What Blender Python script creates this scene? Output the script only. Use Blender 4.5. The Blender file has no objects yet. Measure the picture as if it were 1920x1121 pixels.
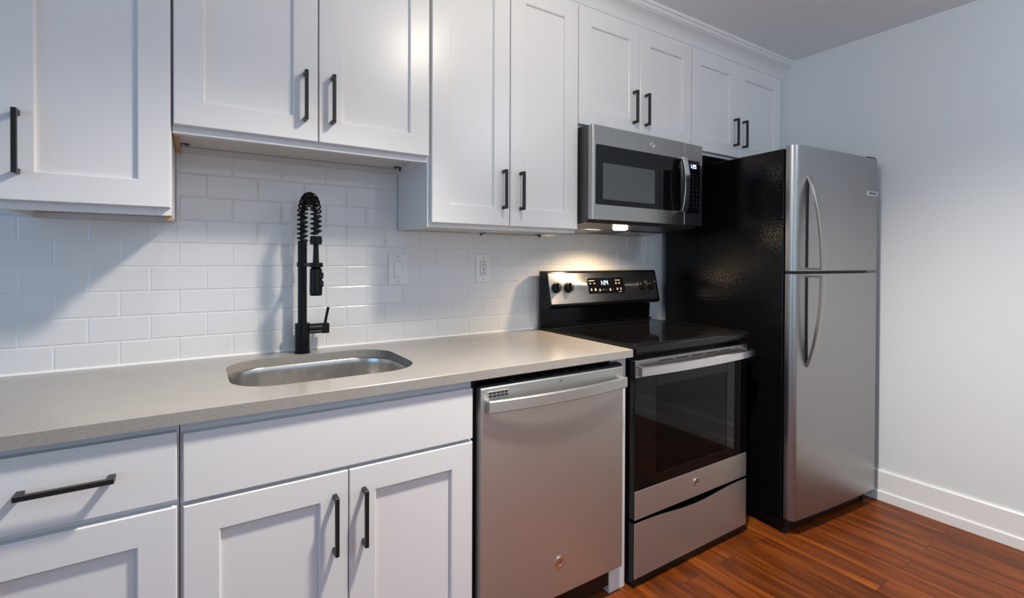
import bpy, bmesh, math, random
from mathutils import Matrix, Vector
random.seed(7)
PI = math.pi
SC = bpy.context.scene
COL = SC.collection

# ------------------------------------------------------------------ camera
W_IMG = 1920.0
F_PX, SHIFT_PX = 914.26, -66.5
YAW, PITCH, ROLL = 0.5748, -0.0078, 0.0038
fw = Vector((math.sin(YAW)*math.cos(PITCH), math.cos(YAW)*math.cos(PITCH), math.sin(PITCH)))
r0 = Vector((math.cos(YAW), -math.sin(YAW), 0))
u0 = r0.cross(fw)
rt = r0*math.cos(ROLL) + u0*math.sin(ROLL)
up = -r0*math.sin(ROLL) + u0*math.cos(ROLL)
cam_d = bpy.data.cameras.new('camera')
cam = bpy.data.objects.new('camera', cam_d); COL.objects.link(cam)
cam.matrix_world = Matrix(((rt.x, up.x, -fw.x, 0.3551), (rt.y, up.y, -fw.y, -1.9494),
                           (rt.z, up.z, -fw.z, 1.2525), (0, 0, 0, 1)))
cam_d.sensor_fit = 'HORIZONTAL'; cam_d.sensor_width = 36
cam_d.lens = F_PX/W_IMG*36; cam_d.shift_y = SHIFT_PX/W_IMG; cam_d.clip_start = 0.02
SC.camera = cam

# ------------------------------------------------------------------ world, lights, exposure
wd = bpy.data.worlds.new('world'); SC.world = wd; wd.use_nodes = True
wd.node_tree.nodes['Background'].inputs[0].default_value = (0.62, 0.76, 1.0, 1)
wd.node_tree.nodes['Background'].inputs[1].default_value = 0.6
vs = SC.view_settings
SC.display_settings.display_device = 'sRGB'
vs.view_transform = 'Standard'; vs.look = 'None'; vs.gamma = 1.0; vs.use_curve_mapping = False
vs.exposure = 0.0
SC.cycles.use_denoising = True
SC.cycles.max_bounces = 10; SC.cycles.diffuse_bounces = 6; SC.cycles.glossy_bounces = 5
SC.cycles.sample_clamp_indirect = 6.0; SC.cycles.caustics_reflective = False

XW, ZF, ZC = 3.405, -0.010, 2.466        # right wall, floor and ceiling
XL, YR = -2.30, -3.30                    # left wall, rear wall
LAMP = Vector((1.34, -1.18, 2.385))      # ceiling lamp
FILL_POS = Vector((2.55, -2.45, 2.36))      # unseen cool fill light, added to brighten the upper right

def light(name, kind, loc, energy, color, rot=None, **kw):
    l = bpy.data.lights.new(name, kind); l.energy = energy; l.color = color
    for k, v in kw.items(): setattr(l, k, v)
    o = bpy.data.objects.new(name, l); COL.objects.link(o); o.location = loc
    if rot: o.rotation_euler = rot
    return o
AIM_L, AIM_R = Vector((-1.25, 0.12, -2.35)), Vector((1.15, -0.30, -2.4))   # lamp's light split into two added cones, aimed to even the brightness
for nm, aim, en, half in (('added_left_spot', AIM_L, 222, 47), ('added_right_spot', AIM_R, 250, 50)):
    light(nm, 'SPOT', LAMP, en, (1.0, 0.91, 0.81), aim.to_track_quat('-Z', 'Y').to_euler(), shadow_soft_size=0.075,
          spot_size=math.radians(2*half), spot_blend=1.0)
light('ceiling_lamp_glow', 'POINT', LAMP, 17, (1.0, 0.89, 0.74), shadow_soft_size=0.09)
light('added_cool_fill', 'POINT', FILL_POS, 19, (0.74, 0.87, 1.0), shadow_soft_size=0.14)
light('left_window_daylight', 'AREA', (XL+0.02, -1.85, 1.35), 19, (0.24, 0.60, 1.0), (0, -PI/2, 0),
      shape='RECTANGLE', size=1.7, size_y=2.2)
light('rear_window_daylight', 'AREA', (1.20, YR+0.02, 1.40), 8.5, (0.70, 0.85, 1.0), (PI/2-0.0, 0, 0),
      shape='RECTANGLE', size=2.2, size_y=1.5)

# ------------------------------------------------------------------ materials
def mat(name, color, rough=0.5, metal=0.0, coat=0.0, spec=0.5, emit=None, estr=0.0):
    m = bpy.data.materials.new(name); m.use_nodes = True
    b = m.node_tree.nodes['Principled BSDF']
    b.inputs['Base Color'].default_value = (*color, 1)
    b.inputs['Roughness'].default_value = rough; b.inputs['Metallic'].default_value = metal
    b.inputs['Coat Weight'].default_value = coat; b.inputs['Specular IOR Level'].default_value = spec
    if emit:
        b.inputs['Emission Color'].default_value = (*emit, 1); b.inputs['Emission Strength'].default_value = estr
    return m
def nodes(m): return m.node_tree.nodes, m.node_tree.links, m.node_tree.nodes['Principled BSDF']
def noise_chain(m, scale, vec_scale=(1, 1, 1), detail=4, rough=0.55):
    n, l, b = nodes(m)
    tc = n.new('ShaderNodeTexCoord'); mp = n.new('ShaderNodeMapping'); mp.inputs['Scale'].default_value = vec_scale
    ns = n.new('ShaderNodeTexNoise'); ns.inputs['Scale'].default_value = scale
    ns.inputs['Detail'].default_value = detail; ns.inputs['Roughness'].default_value = rough
    l.new(tc.outputs['Object'], mp.inputs['Vector']); l.new(mp.outputs['Vector'], ns.inputs['Vector'])
    return ns
def add_bump(m, ns, strength, dist=0.001):
    n, l, b = nodes(m); bp = n.new('ShaderNodeBump')
    bp.inputs['Strength'].default_value = strength; bp.inputs['Distance'].default_value = dist
    l.new(ns.outputs[0], bp.inputs['Height']); l.new(bp.outputs['Normal'], b.inputs['Normal'])
def ramp(m, src, stops, target):
    n, l, b = nodes(m); r = n.new('ShaderNodeValToRGB'); e = r.color_ramp.elements
    while len(e) < len(stops): e.new(0.5)
    for i, (p, c) in enumerate(stops): e[i].position = p; e[i].color = (*c, 1)
    l.new(src, r.inputs['Fac']); l.new(r.outputs['Color'], target); return r
def g(v): return (v, v, v)

M_PAINT = mat('white_cabinet_paint', (0.72, 0.715, 0.715), 0.30, spec=0.5)
add_bump(M_PAINT, noise_chain(M_PAINT, 900), 0.05, 0.0004)
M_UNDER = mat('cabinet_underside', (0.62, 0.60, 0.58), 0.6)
M_WOOD_EDGE = mat('raw_wood_edge', (0.52, 0.31, 0.17), 0.7)
ramp(M_WOOD_EDGE, noise_chain(M_WOOD_EDGE, 60, (1, 8, 1)).outputs[0], [(0.3, (0.40, 0.22, 0.11)), (0.7, (0.60, 0.37, 0.20))], nodes(M_WOOD_EDGE)[2].inputs['Base Color'])
M_WALL = mat('wall_paint', (0.70, 0.73, 0.74), 0.55)
add_bump(M_WALL, noise_chain(M_WALL, 35, detail=6), 0.12, 0.002)
M_CEIL = mat('ceiling_paint', (0.80, 0.81, 0.83), 0.8)
M_TRIM = mat('trim_paint', (0.80, 0.80, 0.79), 0.35)
M_TILE = mat('white_glazed_tile', (0.76, 0.75, 0.745), 0.10, spec=0.5)
add_bump(M_TILE, noise_chain(M_TILE, 14, detail=3), 0.10, 0.002)
M_GROUT = mat('grout', (0.80, 0.79, 0.785), 0.8)
M_CAULK = mat('white_caulk', (0.85, 0.84, 0.83), 0.4)
M_QUARTZ = mat('grey_quartz', (0.33, 0.31, 0.29), 0.20)
def _quartz():
    n, l, b = nodes(M_QUARTZ)
    a = noise_chain(M_QUARTZ, 420, detail=2); c = noise_chain(M_QUARTZ, 9, detail=5)
    r1 = ramp(M_QUARTZ, a.outputs[0], [(0.30, (0.275, 0.256, 0.234)), (0.55, (0.335, 0.314, 0.288)), (0.75, (0.395, 0.374, 0.345))], b.inputs['Base Color'])
    r2 = n.new('ShaderNodeValToRGB'); r2.color_ramp.elements[0].color = (0.90, 0.90, 0.90, 1); r2.color_ramp.elements[1].color = (1.06, 1.05, 1.04, 1)
    l.new(c.outputs[0], r2.inputs['Fac'])
    mx = n.new('ShaderNodeMix'); mx.data_type = 'RGBA'; mx.blend_type = 'MULTIPLY'; mx.inputs['Factor'].default_value = 1
    l.new(r1.outputs['Color'], mx.inputs['A']); l.new(r2.outputs['Color'], mx.inputs['B']); l.new(mx.outputs['Result'], b.inputs['Base Color'])
_quartz()
def steel(name, color, rough, grain=(1, 1, 40), strength=0.05, aniso=0.0):
    m = mat(name, color, rough, metal=1.0)
    n, l, b = nodes(m); ns = noise_chain(m, 26, grain, detail=5)
    mr = n.new('ShaderNodeMapRange'); mr.inputs['To Min'].default_value = rough-0.05; mr.inputs['To Max'].default_value = rough+0.06
    l.new(ns.outputs[0], mr.inputs['Value']); l.new(mr.outputs['Result'], b.inputs['Roughness'])
    if aniso:                                          # brushed across: reflections smear vertically
        tg = n.new('ShaderNodeTangent'); tg.direction_type = 'RADIAL'; tg.axis = 'Z'; l.new(tg.outputs[0], b.inputs['Tangent'])
        b.inputs['Anisotropic'].default_value = aniso; b.inputs['Anisotropic Rotation'].default_value = 0.25
    add_bump(m, ns, strength, 0.0004); return m
M_STEEL = steel('brushed_stainless_steel', (0.41, 0.395, 0.375), 0.30, aniso=0.75)
M_PANEL = steel('control_panel_steel', (0.56, 0.53, 0.50), 0.30, aniso=0.75)
M_STEEL_W = steel('warm_stainless_steel', (0.575, 0.575, 0.545), 0.42, aniso=0.4)
M_STEEL_F = steel('fridge_stainless_steel', (0.385, 0.38, 0.375), 0.34, (40, 40, 1), 0.04)
M_STEEL_S = steel('satin_sink_steel', (0.66, 0.64, 0.61), 0.26, (1, 1, 1), 0.0)
M_CHROME = mat('polished_steel', (0.72, 0.71, 0.70), 0.16, metal=1.0)
M_BLACKGLASS = mat('black_glass', (0.003, 0.003, 0.0035), 0.04, spec=0.26)
M_BLACK = mat('gloss_black_enamel', (0.005, 0.005, 0.006), 0.16, spec=0.3)
M_BLACKPL = mat('black_plastic', (0.006, 0.006, 0.007), 0.35, spec=0.35)
M_FRIDGE = mat('textured_black_fridge_side', (0.003, 0.003, 0.0035), 0.13, spec=0.28)
add_bump(M_FRIDGE, noise_chain(M_FRIDGE, 95, detail=2), 0.75, 0.0015)
M_FAUCET = mat('matte_black_faucet', (0.004, 0.004, 0.0045), 0.30, spec=0.22)
M_PULL = mat('dark_bronze_pull', (0.014, 0.013, 0.013), 0.36, spec=0.35)
M_GREYPL = mat('dark_grey_plastic', (0.05, 0.05, 0.053), 0.35)
M_PLATE = mat('white_plastic_plate', (0.80, 0.79, 0.77), 0.35)
M_DARK = mat('dark_slot', (0.01, 0.01, 0.01), 0.7)
M_GREYPRINT = mat('grey_print', (0.40, 0.39, 0.38), 0.5)
M_BURNER = mat('cooktop_burner_print', (0.016, 0.016, 0.017), 0.15, spec=0.25)
M_DISPLAY = mat('display_digits', (0.2, 0.5, 0.9), 0.4, emit=(0.30, 0.62, 1.0), estr=6.0)
M_DISPLAYW = mat('microwave_digits', (0.5, 0.6, 0.9), 0.4, emit=(0.50, 0.70, 1.0), estr=5.0)
M_LENS = mat('hood_lamp_lens', (0.9, 0.8, 0.6), 0.3, emit=(1.0, 0.78, 0.48), estr=30.0)
M_CAVITY = mat('oven_cavity_enamel', (0.035, 0.034, 0.033), 0.4, spec=0.2)
M_RACK = mat('oven_rack_wire', (0.5, 0.5, 0.5), 0.3, metal=1.0)
def glass_pane(name, tint, alpha, rough=0.05):
    m = bpy.data.materials.new(name); m.use_nodes = True
    n, l = m.node_tree.nodes, m.node_tree.links
    n.clear(); o = n.new('ShaderNodeOutputMaterial'); mx = n.new('ShaderNodeMixShader')
    t = n.new('ShaderNodeBsdfTransparent'); t.inputs[0].default_value = (*tint, 1)
    b = n.new('ShaderNodeBsdfPrincipled'); b.inputs['Base Color'].default_value = (0.004, 0.004, 0.004, 1); b.inputs['Roughness'].default_value = rough; b.inputs['Specular IOR Level'].default_value = 0.28
    mx.inputs[0].default_value = alpha
    l.new(t.outputs[0], mx.inputs[1]); l.new(b.outputs[0], mx.inputs[2]); l.new(mx.outputs[0], o.inputs[0]); return m
M_OVENPANE = glass_pane('oven_window_glass', (0.42, 0.40, 0.38), 0.55)
M_MWPANE = mat('microwave_window_screen', (0.055, 0.062, 0.066), 0.13)
# floor: reddish laminate planks running towards the back wall
M_FLOOR = mat('reddish_wood_plank_floor', (0.2, 0.07, 0.03), 0.34, spec=0.16)
def _floor():
    n, l, b = nodes(M_FLOOR)
    tc = n.new('ShaderNodeTexCoord'); mp = n.new('ShaderNodeMapping'); mp.inputs['Rotation'].default_value = (0, 0, PI/2)
    l.new(tc.outputs['Object'], mp.inputs['Vector'])
    br = n.new('ShaderNodeTexBrick'); br.offset = 0.37
    for k, v in (('Scale', 1.0), ('Mortar Size', 0.0009), ('Mortar Smooth', 0.2), ('Bias', 0.0), ('Brick Width', 1.15), ('Row Height', 0.121)): br.inputs[k].default_value = v
    br.inputs['Color1'].default_value = (0, 0, 0, 1); br.inputs['Color2'].default_value = (1, 1, 1, 1); br.inputs['Mortar'].default_value = (0.5, 0.5, 0.5, 1)
    l.new(mp.outputs['Vector'], br.inputs['Vector'])
    # per-plank offset of the grain
    ad = n.new('ShaderNodeVectorMath'); ad.operation = 'MULTIPLY_ADD'; ad.inputs[1].default_value = (3.1, 7.7, 0)
    l.new(br.outputs['Color'], ad.inputs[0]); l.new(tc.outputs['Object'], ad.inputs[2])
    m2 = n.new('ShaderNodeMapping'); m2.inputs['Scale'].default_value = (15, 1.0, 1); l.new(ad.outputs['Vector'], m2.inputs['Vector'])
    n1 = n.new('ShaderNodeTexNoise'); n1.inputs['Scale'].default_value = 1.6; n1.inputs['Detail'].default_value = 8; n1.inputs['Roughness'].default_value = 0.62; n1.inputs['Distortion'].default_value = 0.6
    l.new(m2.outputs['Vector'], n1.inputs['Vector'])
    m3 = n.new('ShaderNodeMapping'); m3.inputs['Scale'].default_value = (130, 4, 1); l.new(ad.outputs['Vector'], m3.inputs['Vector'])
    n2 = n.new('ShaderNodeTexNoise'); n2.inputs['Scale'].default_value = 1.2; n2.inputs['Detail'].default_value = 6; l.new(m3.outputs['Vector'], n2.inputs['Vector'])
    mx = n.new('ShaderNodeMix'); mx.data_type = 'FLOAT'; mx.inputs['Factor'].default_value = 0.24
    l.new(n1.outputs[0], mx.inputs['A']); l.new(n2.outputs[0], mx.inputs['B'])
    r = n.new('ShaderNodeValToRGB'); e = r.color_ramp.elements
    st = [(0.28, (0.045, 0.012, 0.005)), (0.43, (0.115, 0.027, 0.006)), (0.55, (0.205, 0.049, 0.008)), (0.74, (0.40, 0.115, 0.014))]
    e.new(0.4); e.new(0.6)
    for i, (p, c) in enumerate(st): e[i].position = p; e[i].color = (*c, 1)
    l.new(mx.outputs['Result'], r.inputs['Fac'])
    # plank-to-plank tone and dark joints
    tone = n.new('ShaderNodeMapRange'); tone.inputs['To Min'].default_value = 0.72; tone.inputs['To Max'].default_value = 1.2
    l.new(br.outputs['Color'], tone.inputs['Value'])
    mm = n.new('ShaderNodeVectorMath'); mm.operation = 'SCALE'; l.new(r.outputs['Color'], mm.inputs[0]); l.new(tone.outputs['Result'], mm.inputs['Scale'])
    mj = n.new('ShaderNodeMix'); mj.data_type = 'RGBA'; mj.inputs['B'].default_value = (0.03, 0.010, 0.006, 1)
    l.new(br.outputs['Fac'], mj.inputs['Factor']); l.new(mm.outputs['Vector'], mj.inputs['A'])
    # pale scuffs
    ns = n.new('ShaderNodeTexNoise'); ns.inputs['Scale'].default_value = 9; ns.inputs['Detail'].default_value = 9; ns.inputs['Roughness'].default_value = 0.75
    l.new(tc.outputs['Object'], ns.inputs['Vector'])
    rs = n.new('ShaderNodeValToRGB'); rs.color_ramp.elements[0].position = 0.60; rs.color_ramp.elements[1].position = 0.80
    rs.color_ramp.elements[1].color = (0.22, 0.22, 0.22, 1); l.new(ns.outputs[0], rs.inputs['Fac'])
    ms = n.new('ShaderNodeMix'); ms.data_type = 'RGBA'; ms.inputs['B'].default_value = (0.34, 0.21, 0.16, 1)
    l.new(rs.outputs['Color'], ms.inputs['Factor']); l.new(mj.outputs['Result'], ms.inputs['A'])
    l.new(ms.outputs['Result'], b.inputs['Base Color'])
    bp = n.new('ShaderNodeBump'); bp.inputs['Strength'].default_value = 0.15; bp.inputs['Distance'].default_value = 0.001
    l.new(mx.outputs['Result'], bp.inputs['Height']); l.new(bp.outputs['Normal'], b.inputs['Normal'])
_floor()

# ------------------------------------------------------------------ mesh helpers
class MB:
    """collects shapes into one mesh"""
    def __init__(s, origin=(0, 0, 0)):
        s.bm = bmesh.new(); s.o = Vector(origin); s.M = Matrix.Identity(4); s.sm = False
    def _v(s, p): return s.bm.verts.new(s.M @ Vector(p))
    def box(s, x0, x1, y0, y1, z0, z1, bev=0.0, seg=1):
        v = [s._v(p) for p in ((x0,y0,z0),(x1,y0,z0),(x1,y1,z0),(x0,y1,z0),(x0,y0,z1),(x1,y0,z1),(x1,y1,z1),(x0,y1,z1))]
        fs = [s.bm.faces.new([v[i] for i in q]) for q in ((0,3,2,1),(4,5,6,7),(0,1,5,4),(1,2,6,5),(2,3,7,6),(3,0,4,7))]
        if bev > 0:
            es = list({e for f in fs for e in f.edges})
            bmesh.ops.bevel(s.bm, geom=es, offset=bev, segments=seg, affect='EDGES', profile=0.5)
        return s
    def prism(s, pts, axis, a, b, bev=0.0, seg=1):
        """closed 2D outline extruded along an axis: 'x' -> (y,z) outline, 'y' -> (x,z), 'z' -> (x,y)"""
        def P(p, t): return {'x': (t, p[0], p[1]), 'y': (p[0], t, p[1]), 'z': (p[0], p[1], t)}[axis]
        A = [s._v(P(p, a)) for p in pts]; B = [s._v(P(p, b)) for p in pts]; n = len(pts); fs = []
        for i in range(n): fs.append(s.bm.faces.new((A[i], A[(i+1) % n], B[(i+1) % n], B[i])))
        fs.append(s.bm.faces.new(A[::-1])); fs.append(s.bm.faces.new(B))
        if bev > 0:
            es = list({e for f in fs for e in f.edges})
            bmesh.ops.bevel(s.bm, geom=es, offset=bev, segments=seg, affect='EDGES', profile=0.5)
        return s
    def loft(s, rings, cap0=True, cap1=True, closed=True):
        R = [[s._v(p) for p in r] for r in rings]; n = len(R[0])
        for a, b in zip(R, R[1:]):
            for i in range(n if closed else n-1):
                s.bm.faces.new((a[i], a[(i+1) % n], b[(i+1) % n], b[i]))
        if cap0: s.bm.faces.new(R[0][::-1])
        if cap1: s.bm.faces.new(R[-1])
        return s
    def cyl(s, p0, p1, r, n=24, r1=None, bev=0.0):
        p0, p1 = Vector(p0), Vector(p1); d = (p1-p0).normalized()
        a = d.orthogonal().normalized(); b = d.cross(a); r1 = r if r1 is None else r1; L = (p1-p0).length
        st = [(0, r), (L, r1)] if bev <= 0 else [(0, r-bev), (bev, r), (L-bev, r1), (L, r1-bev)]
        s.sm = True
        return s.loft([[p0+d*t+(a*math.cos(2*PI*i/n)+b*math.sin(2*PI*i/n))*q for i in range(n)] for t, q in st])
    def tube(s, path, r, n=10, caps=True):
        P = [Vector(p) for p in path]; rings = []; T = (P[1]-P[0]).normalized(); a = T.orthogonal().normalized()
        for i, p in enumerate(P):
            t = (P[min(i+1, len(P)-1)]-P[max(i-1, 0)]).normalized()
            a = (a - t*a.dot(t)).normalized(); b = t.cross(a)
            rr = r(i) if callable(r) else r
            rings.append([p+(a*math.cos(2*PI*k/n)+b*math.sin(2*PI*k/n))*rr for k in range(n)])
        s.sm = True
        return s.loft(rings, caps, caps)
    def ring(s, c, r0, r1, z0, z1, n=40, axis='z'):
        """flat annulus with thickness"""
        def P(r, i, h):
            x, y = r*math.cos(2*PI*i/n), r*math.sin(2*PI*i/n)
            return (c[0]+x, c[1]+y, h) if axis == 'z' else (c[0]+x, h, c[1]+y)
        q = [(r0, z0), (r1, z0), (r1, z1), (r0, z1)]; R = [[s._v(P(r, i, h)) for i in range(n)] for r, h in q]
        for j in range(4):
            a, b = R[j], R[(j+1) % 4]
            for i in range(n): s.bm.faces.new((a[i], a[(i+1) % n], b[(i+1) % n], b[i]))
        return s
    def build(s, name, m, parent=None, smooth=None, ang=32):
        bmesh.ops.translate(s.bm, vec=-s.o, verts=s.bm.verts)
        bmesh.ops.recalc_face_normals(s.bm, faces=s.bm.faces)
        me = bpy.data.meshes.new(name); s.bm.to_mesh(me); s.bm.free()
        ms = m if isinstance(m, (list, tuple)) else [m]
        for k in ms: me.materials.append(k)
        o = bpy.data.objects.new(name, me); COL.objects.link(o)
        if parent: o.parent = parent
        else: o.location = s.o
        if s.sm if smooth is None else smooth:
            for p in me.polygons: p.use_smooth = True
            me.set_sharp_from_angle(angle=math.radians(ang))
            w = o.modifiers.new('normals', 'WEIGHTED_NORMAL'); w.keep_sharp = True
        return o
def thing(name, label, cat, loc, group=None, rotz=0.0):
    o = bpy.data.objects.new(name, None); COL.objects.link(o); o.empty_display_size = 0.05
    o.location = loc; o.rotation_euler = (0, 0, rotz); o['label'] = label; o['category'] = cat
    if group: o['group'] = group
    return o
def tag(o, label, cat, group=None):
    o['label'] = label; o['category'] = cat
    if group: o['group'] = group
    return o
def structure(o): o['kind'] = 'structure'; return o
def rrect(x0, x1, y0, y1, r, n=8):
    pts = []
    for cx, cy, a in ((x1-r, y1-r, 0), (x0+r, y1-r, PI/2), (x0+r, y0+r, PI), (x1-r, y0+r, 1.5*PI)):
        for i in range(n+1):
            t = a+PI/2*i/n; pts.append((cx+r*math.cos(t), cy+r*math.sin(t)))
    return pts
def text_mesh(mb, body, size, M, depth=0.0004):
    """letters as thin solid shapes; M maps the text plane (x right, y up, z out)"""
    cu = bpy.data.curves.new('t', 'FONT'); cu.body = body; cu.size = size; cu.extrude = depth
    cu.align_x = 'CENTER'; cu.align_y = 'CENTER'; cu.resolution_u = 2
    ob = bpy.data.objects.new('t', cu); COL.objects.link(ob)
    dg = bpy.context.evaluated_depsgraph_get(); me = bpy.data.meshes.new_from_object(ob.evaluated_get(dg))
    me.transform(M)
    mb.bm.from_mesh(me)
    bpy.data.objects.remove(ob); bpy.data.curves.remove(cu); bpy.data.meshes.remove(me)
def face_M(x, y, z):           # text plane on a front face that looks towards -y
    return Matrix.Translation((x, y, z)) @ Matrix.Rotation(PI/2, 4, 'X')
SEG = {'0': 'abcdef', '1': 'bc', '2': 'abged', '3': 'abgcd', '4': 'fgbc', '5': 'afgcd', '6': 'afgedc', '7': 'abc', '8': 'abcdefg', '9': 'abcdfg'}
def digit(mb, ch, x, z, w, h, t, y0, y1):
    """seven-segment figure in the x/z plane of mb.M"""
    s = {'a': (x, x+w, z+h-t, z+h), 'g': (x, x+w, z+h/2-t/2, z+h/2+t/2), 'd': (x, x+w, z, z+t), 'f': (x, x+t, z+h/2, z+h),
         'b': (x+w-t, x+w, z+h/2, z+h), 'e': (x, x+t, z, z+h/2), 'c': (x+w-t, x+w, z, z+h/2)}
    for k in SEG[ch]: a, b, c, d = s[k]; mb.box(a, b, y0, y1, c, d)

# ------------------------------------------------------------------ room shell
def shell(name, m, *boxes):
    mb = MB()
    for b in boxes: mb.box(*b)
    return structure(mb.build(name, m))
shell('floor', M_FLOOR, (XL-.1, XW+.1, YR-.1, .12, ZF-.08, ZF))
shell('ceiling', M_CEIL, (XL-.1, XW+.1, YR-.1, .12, ZC, ZC+.08))
shell('wall_back', M_WALL, (XL-.1, XW+.1, 0.009, .109, ZF, ZC))
shell('wall_right', M_WALL, (XW, XW+.1, YR, 0.009, ZF, ZC))
# rear wall with a window, left wall with a wide window
wx0, wx1, wz0, wz1 = 0.05, 2.35, 0.62, 2.18
shell('wall_rear', M_WALL, (XL, wx0, YR-.1, YR, ZF, ZC), (wx1, XW, YR-.1, YR, ZF, ZC), (wx0, wx1, YR-.1, YR, ZF, wz0), (wx0, wx1, YR-.1, YR, wz1, ZC))
ly0, ly1, lz0, lz1 = -2.98, -0.72, 0.48, 2.22
shell('wall_left', M_WALL, (XL-.1, XL, YR, ly0, ZF, ZC), (XL-.1, XL, ly1, 0.009, ZF, ZC), (XL-.1, XL, ly0, ly1, ZF, lz0), (XL-.1, XL, ly0, ly1, lz1, ZC))
def win_frame(name, x0, x1, y0, y1, z0, z1, axis):
    mb = MB(); w = 0.05
    if axis == 'y':
        m = (x0+x1)/2
        for a, b, c, d in ((x0, x0+w, z0, z1), (x1-w, x1, z0, z1), (m-w/2, m+w/2, z0, z1), (x0, x1, z0, z0+w), (x0, x1, z1-w, z1)): mb.box(a, b, y0, y1, c, d, .002)
    else:
        m = (y0+y1)/2
        for a, b, c, d in ((y0, y0+w, z0, z1), (y1-w, y1, z0, z1), (m-w/2, m+w/2, z0, z1), (y0, y1, z0, z0+w), (y0, y1, z1-w, z1)): mb.box(x0, x1, a, b, c, d, .002)
    return structure(mb.build(name, M_TRIM))
win_frame('window_1', wx0, wx1, YR-.07, YR-.02, wz0, wz1, 'y')
win_frame('window_2', XL-.07, XL-.02, ly0, ly1, lz0, lz1, 'x')
# baseboard with a shoe strip along the right wall, continued on the back wall beside the refrigerator
mb = MB()
mb.prism([(XW, ZF), (XW-.022, ZF), (XW-.022, .036), (XW-.016, .042), (XW-.013, .042), (XW-.013, .140), (XW-.009, .146), (XW, .146)], 'y', YR, 0.009)
structure(mb.build('baseboard_right', M_TRIM))

# ------------------------------------------------------------------ tile backsplash
P, H, GR = 0.1540, 0.0778, 0.0020
CT = 0.914                                            # worktop height
mb = MB((0.9, 0, CT))
def tile(x0, x1, z0, z1):
    b, d = 0.0030, 0.0014
    f0 = [(x0, .0055, z0), (x1, .0055, z0), (x1, .0055, z1), (x0, .0055, z1)]
    f1 = [(x0, d, z0), (x1, d, z0), (x1, d, z1), (x0, d, z1)]
    f2 = [(x0+b, 0, z0+b), (x1-b, 0, z0+b), (x1-b, 0, z1-b), (x0+b, 0, z1-b)]
    mb.loft([f0, f1, f2], True, True)
XT0, XT1 = -0.155, 2.555
def zmax(x):                                          # underside of whatever hangs above
    return 1.607 if 0.3 <= x <= 1.0527 else (1.405 if x >= 1.7475 else 1.372)
for r in range(9):
    z0 = CT+.001+H*r; z1 = z0+H-GR; off = 0 if r % 2 == 0 else P/2
    if r % 2 == 0: xs = [n*P for n in range(-4, 18)]
    else: xs = [n*P+P/2 for n in range(-4, 18)]
    for x in xs:
        a, b = max(x+GR/2, XT0), min(x+P-GR/2, XT1)
        cuts = [(a, b)]
        for c in (0.2995, 1.0530, 1.7475):            # the field steps up between the cabinets
            cuts = [q for s_ in cuts for q in ([(s_[0], c), (c, s_[1])] if s_[0] < c-.004 and s_[1] > c+.004 and max(zmax(s_[0]), zmax(s_[1])) < z1+.04 or (s_[0] < c-.004 and s_[1] > c+.004) and r >= 5 else [s_])]
        for a, b in cuts:
            top = min(z1, zmax((a+b)/2))
            if b-a > .006 and top-z0 > .006: tile(a, b, z0, top)
bs = mb.build('tile_backsplash', M_TILE, smooth=False)
tag(bs, 'white glazed subway tile backsplash in running bond above the worktop', 'backsplash')
mb = MB((0.9, 0, CT))
for x0, x1 in ((XT0, .2995), (.2995, 1.053), (1.053, 1.7475), (1.7475, XT1)):
    mb.box(x0, x1, .0018, .0088, CT+.0003 if x1 < 1.75 else .86, zmax((x0+x1)/2))
g_ = mb.build('grout', M_GROUT, bs)
mb = MB((0.9, 0, CT)); mb.prism([(.001, CT+.0002), (-.006, CT+.0002), (-.0052, CT+.003), (-.002, CT+.0058), (.001, CT+.0065)], 'x', XT0, 1.747)
mb.build('caulk_bead', M_CAULK, bs)

# ------------------------------------------------------------------ cabinets
DT = 0.020                                            # door thickness
def pull(parent, origin, cx, cz, y, vertical=True, L=0.152):
    """square bar pull, legs as one mesh; y = door face"""
    Hh, w, t = 0.033, 0.0098, 0.0095
    pts = [(-L/2, 0), (-L/2, Hh-.0015), (-L/2+.0015, Hh), (L/2-.0015, Hh), (L/2, Hh-.0015), (L/2, 0), (L/2-.0125, 0), (L/2-.0105, Hh-t-.004), (L/2-.0145, Hh-t),
           (-L/2+.0145, Hh-t), (-L/2+.0105, Hh-t-.004), (-L/2+.0125, 0)]
    mb = MB(origin)
    if vertical: mb.prism([(y-d, cz+s) for s, d in pts], 'x', cx-w/2, cx+w/2, .0006)
    else: mb.prism([(cx+s, y-d) for s, d in pts], 'z', cz-w/2, cz+w/2, .0006)
    return mb.build('handle', M_PULL, parent)
def shaker(parent, origin, x0, x1, z0, z1, yb, rail=0.0725, name='door'):
    """shaker door: frame with a recessed centre panel, front at yb-DT"""
    yf = yb-DT; e = .0020; rec = .0105; c = .0030
    mb = MB(origin)
    def R(a, b, cc, d, y): return [(a, y, cc), (b, y, cc), (b, y, d), (a, y, d)]
    mb.loft([R(x0, x1, z0, z1, yb), R(x0, x1, z0, z1, yf+e), R(x0+e, x1-e, z0+e, z1-e, yf),
             R(x0+rail-c, x1-rail+c, z0+rail-c, z1-rail+c, yf), R(x0+rail, x1-rail, z0+rail, z1-rail, yf+c),
             R(x0+rail+.0008, x1-rail-.0008, z0+rail+.0008, z1-rail-.0008, yf+rec)])
    return mb.build(name, M_PAINT, parent)
def slab(parent, origin, x0, x1, z0, z1, yb, name):
    mb = MB(origin).box(x0, x1, yb-DT, yb, z0, z1, .0020, 2)
    return mb.build(name, M_PAINT, parent)
YF = -0.306                                           # face of the wall cabinets' frames
ZTOP = 2.372
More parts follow.
